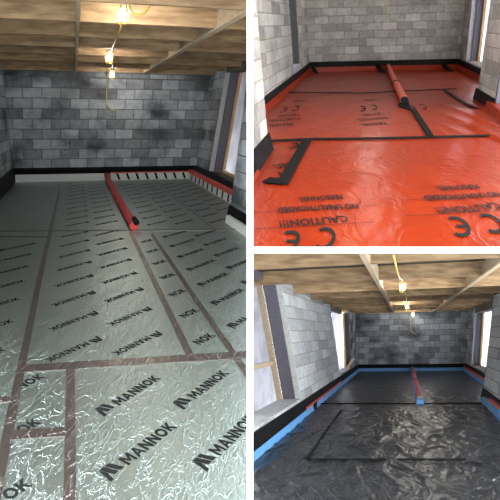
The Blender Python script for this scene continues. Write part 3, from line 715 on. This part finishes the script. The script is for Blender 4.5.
# ================================================================== LOWER ROOM (black polythene)
def build_lower():
    R = B; H = 2.70
    bk = R.side((0,0,0), R.a, R.b, R.c)
    w = empty('wall_back', bk, (2.35,0,0), 'back wall of pale grey blocks behind the black polythene', 'wall', kind='structure')
    bed(w, bk, M['mortar_dark'], -.7, 5.4, -.1, 3.1)
    lay_blocks(w, bk, M['block_grey'], -.7, 5.4, .31-.262, 2.93, .45, .262, .1)
    lf = R.side((0,0,0), R.b, R.a, R.c - R.a*.13 + R.b*.4)
    w = empty('wall_left', lf, (9,0,0), 'long pale block wall between the two windows of the black room', 'wall', kind='structure')
    S0, S1 = 6.0, 12.4
    bed(w, lf, M['mortar_tan'], S0, S1, -.1, 2.90, .36)
    lay_blocks(w, lf, M['block_pale'], S0, S1, .31-.262, 2.67, .88, .262, .3)
    lay_blocks(w, lf, M['block_pale'], S0, S1, 2.67, 2.90, .88, .115, .6)
    lf2 = R.side((0,0,0), R.b, R.a, R.c - R.a*.075)
    bed(w, lf2, M['mortar_tan'], -.3, 2.9, -.1, 2.9)
    lay_blocks(w, lf2, M['block_grey'], 0, 2.9, .31-.262, 2.75, .95, .262, .3)
    obj('pale_edge', MB().box(S1, S1+.03, -.10, .012, .4, 2.85), M['plaster_edge'], lf, w)
    bed(w, lf, M['block_pale'], S1, 18, -.1, .42, .45); bed(w, lf, M['block_pale'], 2.9, S0, -.1, .40, .36); bed(w, lf, M['mortar_dark'], 2.9, S0, 2.56, 2.9, .36)
    lay_blocks(w, lf, M['block_pale'], S1+.05, 18, .2, .43, .9, .22, .3)
    wn = empty('window_4', lf, (14.5,-.3,.42), 'large sheeted window opening nearest us in the black room', 'window', kind='structure')
    obj('cavity_closer', MB().box(S1+.01, S1+.08, -.36, -.105, .42, 2.90), M['closer'], lf, wn)
    obj('timber_frame', MB().box(S1+.05, S1+.2, -.46, -.37, .42, 2.90), M['wood_pale'], lf, wn, label='upright timber')
    obj('timber_frame', MB().box(S1+.2, 18, -.46, -.40, 1.17, 1.25), M['wood_pale'], lf, wn, label='level timber rail')
    obj('timber_frame', MB().box(S1+.1, 18, -.5, -.05, 2.80, 2.92), M['closer'], lf, wn, label='dark head strip')
    obj('sheeting', MB().box(S1+.05, 18.2, -.475, -.465, .40, 2.92), M['sheet'], lf, wn)
    wn = empty('window_5', lf, (4.5,-.3,.4), 'narrow bright window opening in the far corner of the black room', 'window', kind='structure')
    obj('cavity_closer', MB().box(2.91, 3.0, -.17, -.0, .40, 2.62), M['closer_black'], lf2, wn)
    obj('timber_frame', MB().box(2.95, 3.1, -.24, -.172, .40, 2.62), M['wood_orange'], lf2, wn)
    obj('sheeting', MB().box(2.96, 5.9, -.27, -.262, .35, 2.62), M['sheet'], lf2, wn)
    rt = R.side((4.7,0,0), R.b, -R.a, R.c + R.a*.067)
    w = empty('wall_right', rt, (1,0,0), 'short grey block wall between back corner and window of the black room', 'wall', kind='structure')
    bed(w, rt, M['mortar_dark'], -.2, 2.0, -.1, 2.95)
    lay_blocks(w, rt, M['block_grey'], 0, 2.0, .31-.262, 2.75, 1.15, .262, .3)
    obj('pale_edge', MB().box(2.0, 2.05, -.36, .012, .35, 2.5), M['plaster_edge'], rt, w)
    bed(w, rt, M['mortar_dark'], 2.0, 9.3, -.1, .38, .36); bed(w, rt, M['mortar_dark'], 2.0, 9.3, 2.5, 2.95, .36)
    lay_blocks(w, rt, M['block_pale'], 2.05, 9.3, .14, .39, 1.15, .25, .3)
    wn = empty('window_6', rt, (4,-.3,.38), 'tall bright window opening beyond the block pier, black room', 'window', kind='structure')
    obj('cavity_closer', MB().box(2.05, 2.12, -.28, -.08, .38, 2.5), M['closer'], rt, wn)
    obj('timber_frame', MB().box(2.1, 2.25, -.36, -.285, .38, 2.5), M['wood_orange'], rt, wn)
    obj('sheeting', MB().box(2.1, 10, -.42, -.41, .3, 2.7), M['sheet'], rt, wn)
    nb = R.side((4.12,0,0), R.b, -R.a, R.c + R.a*.11)
    w = empty('wall_right', nb, (10,0,0), 'pale block pier at the picture edge of the black room', 'wall', kind='structure')
    bed(w, nb, M['mortar_dark'], 9.0, 12.5, -.05, 2.95, 1.0)
    lay_blocks(w, nb, M['block_pale'], 9.0, 12.5, .31-.262, 2.75, 1.15, .262, .2)
    o = obj('floor', MB().box(-.3, 5.2, -.1, 19, -.3, -.1), M['concrete'], R); tag(o, 'concrete slab hidden beneath the black polythene', 'floor', kind='structure')
    # ceiling
    c = empty('ceiling', R, (2.35,6,H), 'open timber ceiling of joists above the black room', 'ceiling', kind='structure')
    js = [.4, 2.4, 4.6, 6.6, 8.5, 10.5, 12.5, 14.6, 16.6, 18.6]
    for u in js:
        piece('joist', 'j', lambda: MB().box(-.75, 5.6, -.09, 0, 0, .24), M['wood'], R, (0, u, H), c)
    for i in range(len(js)-1):
        a, b_ = js[i], js[i+1]-.09
        obj('noggin', MB().box(1.56, 1.62, a, b_, H-.005, H+.2), M['wood_pale'], R, c)
        obj('noggin', MB().box(3.28, 3.34, a, b_, H-.005, H+.2), M['wood_pale'], R, c)
    obj('noggin', MB().box(1.55, 1.62, .3, 18, H-.02, H-.001), M['wood_pale'], R, c, label='pale batten under the joists')
    obj('noggin', MB().box(3.27, 3.35, .3, 18, H-.02, H-.001), M['wood_pale'], R, c, label='pale batten under the joists')
    u = -.2
    while u < 18.6:
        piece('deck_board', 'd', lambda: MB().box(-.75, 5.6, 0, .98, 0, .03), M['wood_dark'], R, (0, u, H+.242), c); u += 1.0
    # ---------------- polythene
    def zf(k):
        def f(x, u):
            v = u*.55
            q = Vector((x*1.3+k, v*1.3, k))
            wv = noise.noise(q)*.5
            r1 = 1-abs(noise.noise(Vector((x*2.6+wv*2, v*2.2+wv, k+5))))*2
            r2 = 1-abs(noise.noise(Vector((x*5.5+wv*3-v*1.5, v*2.6, k+9))))*2
            near = min(1, max(.25, (u-4)/9))
            return .002*k + near*(.022*max(0, r1)**3 + .014*max(0, r2)**3 + .012*wv)
        return f
    def sh(x0, x1, u0, u1, k, label, nx, nu):
        return tag(obj('black_polythene', sheet_grid(x0, x1, u0, u1, nx, nu, zf(k)), M['poly'], R, smooth=True, base=(x0,u0,0)), label, 'sheet', 'black polythene sheets')
    sh(.03, 4.66, .1, 10.42, 1, 'far black polythene sheet under the red and blue pipe', 110, 170)
    sh(.03, .76, 10.38, 18.6, 2, 'narrow black polythene sheet along the blue strip nearest us', 60, 200)
    sh(.70, 4.0, 10.38, 15.82, 3, 'broad middle black polythene sheet with glossy wrinkles', 150, 190)
    sh(.70, 4.0, 15.76, 18.8, 4, 'nearest black polythene sheet at the bottom edge', 150, 120)
    def fold(pts, label):
        mb = MB().tube([(x,u,.030) for x, u in pts], [.012]*len(pts), 6, sx=2.2)
        tag(obj('tape_seam', mb, M['tape_black'], R), label, 'tape', 'black taped laps in the polythene')
    fold([(.05,10.55),(2.0,10.4),(3.9,10.3)], 'black taped lap across the polythene at the pipe end')
    fold([(.69,11.5),(.72,13.5),(.77,15.85)], 'black taped lap running towards us in the polythene')
    fold([(.78,15.9),(2.9,15.65)], 'black taped lap across the nearest polythene')
    # ---------------- blue and red edge strips
    def strip(name, mb, m, label, cat='strip', grp=None): return tag(obj(name, mb, m, R), label, cat, grp)
    strip('blue_edge_strip', MB().box(.0, 4.66, .03, .10, -.02, .15), M['blue'], 'blue foam edge strip along the back wall of the black room', grp='blue foam edge strips')
    e = strip('blue_edge_strip', MB().hexa([(-.05,.1,-.02),(.06,.1,-.02),(.06,17.5,-.02),(-.05,17.5,-.02),(-.07,.1,.15),(.02,.1,.15),(.02,17.5,.15),(-.07,17.5,.15)]), M['blue'], 'long blue foam edge strip running towards us in the black room', grp='blue foam edge strips')
    obj('ochre_edge', MB().box(-.075, .0, 9.5, 17.5, .151, .165), M['cage'], R, e, label='thin ochre top edge')
    obj('tape_tab', MB().box(.02, .075, 11.2, 11.45, .02, .17), M['tape_black'], R, e)
    strip('blue_edge_strip', MB().hexa([(4.60,.1,-.02),(4.70,.1,-.02),(4.66,9.0,-.02),(4.56,9.0,-.02),(4.60,.1,.14),(4.70,.1,.14),(4.66,9,.14),(4.56,9,.14)]), M['blue'], 'blue foam edge strip below the window of the black room', grp='blue foam edge strips')
    strip('blue_edge_strip', MB().hexa([(3.93,9.9,-.02),(4.03,9.9,-.02),(3.97,14.5,-.02),(3.85,14.5,-.02),(3.95,9.9,.13),(4.05,9.9,.13),(3.99,14.5,.13),(3.87,14.5,.13)]), M['blue'], 'blue foam edge strip at the foot of the pale block pier', grp='blue foam edge strips')
    strip('red_foam_strip', MB().hexa([(4.62,.1,.142),(4.72,.1,.142),(4.68,9,.142),(4.58,9,.142),(4.64,.1,.22),(4.72,.1,.22),(4.68,9,.22),(4.60,9,.22)]), M['red_foam'], 'red foam strip below the window of the black room')
    strip('red_foam_strip', MB().box(-.06, .045, 6.5, 12.3, .152, .20), M['red_foam'], 'red foam strip above the long blue strip, black room')
    strip('red_foam_strip', MB().hexa([(4.0,10.4,.132),(4.1,10.4,.132),(4.1,14,.132),(4.0,14,.132),(4.02,10.4,.165),(4.1,10.4,.165),(4.1,14,.165),(4.02,14,.165)]), M['red_foam'], 'short red foam strip on the pier side, black room')
    def band(mb, label): return tag(obj('black_membrane', mb, M['dpm'], R), label, 'membrane', 'black membrane bands round the black room')
    band(MB().hexa([(-.1,0,.14),(4.75,0,.14),(4.75,.09,.14),(-.1,.09,.14),(-.1,0,.32),(4.75,0,.32),(4.75,.03,.32),(-.1,.03,.32)]), 'black membrane band along the back wall of the black room')
    band(MB().hexa([(-.4,.0,.14),(.03,.0,.14),(.03,18,.14),(-.4,18,.14),(-.4,.0,.32),(.0,.0,.32),(-.01,18,.39),(-.4,18,.40)]), 'black membrane band along the window side of the black room')
    band(MB().hexa([(4.64,.05,.20),(4.76,.05,.20),(4.74,9,.20),(4.62,9,.2),(4.68,.05,.35),(4.78,.05,.35),(4.76,9,.34),(4.66,9,.34)]), 'black membrane band under the bright window, black room')
    band(MB().hexa([(4.06,8.95,-.02),(4.4,8.95,-.02),(4.4,12.6,-.02),(4.06,12.6,-.02),(4.12,8.95,.26),(4.4,8.95,.26),(4.4,12.6,.24),(4.12,12.6,.24)]), 'black membrane wrapped round the foot of the pale pier')
    # ---------------- pipe trough
    p = empty('boxed_pipe', R, (2.45,10.4,0), 'red topped blue boxed pipe lying on the black polythene', 'pipe')
    obj('blue_casing', MB().hexa([(2.36,.1,.02),(2.52,.1,.02),(2.56,10.45,.02),(2.38,10.45,.02),(2.37,.1,.14),(2.51,.1,.14),(2.55,10.45,.13),(2.39,10.45,.13)]), M['blue'], R, p)
    obj('red_lagging', MB().tube([(2.44,.12,.15),(2.45,3,.15),(2.455,5.9,.145)], .058, 12), M['red'], R, p)
    obj('red_lagging', MB().tube([(2.455,5.8,.145),(2.465,9.9,.135)], .066, 12), M['red'], R, p)
    obj('tape_joint', MB().tube([(2.455,5.7,.146),(2.455,5.95,.146)], .07, 12), M['tape_black'], R, p, label='dark joint ring')
    obj('pipe_end', MB().box(2.42, 2.53, 9.6, 10.2, .12, .17), M['grey_plastic'], R, p, label='grey pipe end')
    # ---------------- offcut leaning in the far window
    tag(obj('timber_offcut', MB().hexa([(-.10,4.2,.40),(.02,4.2,.40),(.02,4.5,.40),(-.10,4.5,.40),(.06,3.3,.78),(.18,3.3,.78),(.18,3.6,.78),(.06,3.6,.78)]), M['wood_pale'], R), 'pale timber offcut leaning by the narrow far window', 'timber')
    lamp(R, (2.02,13.6,2.57), 1.0, 'nearest lit caged lamp under the joists of the black room')
    lamp(R, (2.13,6.9,2.53), 1.0, 'middle lit caged lamp under the joists of the black room')
    lamp(R, (2.42,1.0,2.49), 1.0, 'farthest lit caged lamp by the back wall of the black room')
    t = MB().tube([(1.93,17.2,2.69),(1.945,16,2.68),(1.97,15,2.67),(2.02,13.6,2.78),(2.05,12.55,2.67),(2.1,10,2.66),(2.13,6.9,2.74),(2.2,5,2.66),(2.33,2.3,2.66),(2.42,1.0,2.70),(2.34,.3,2.62),(2.30,.06,2.45),(2.33,.05,1.95),(2.40,.05,1.78),(2.58,.05,1.69)], .012, 6)
    tag(obj('lamp_cable', t, M['cable'], R, smooth=True), 'yellow cable linking the caged lamps of the black room', 'cable')

build_left()
build_upper()
build_lower()
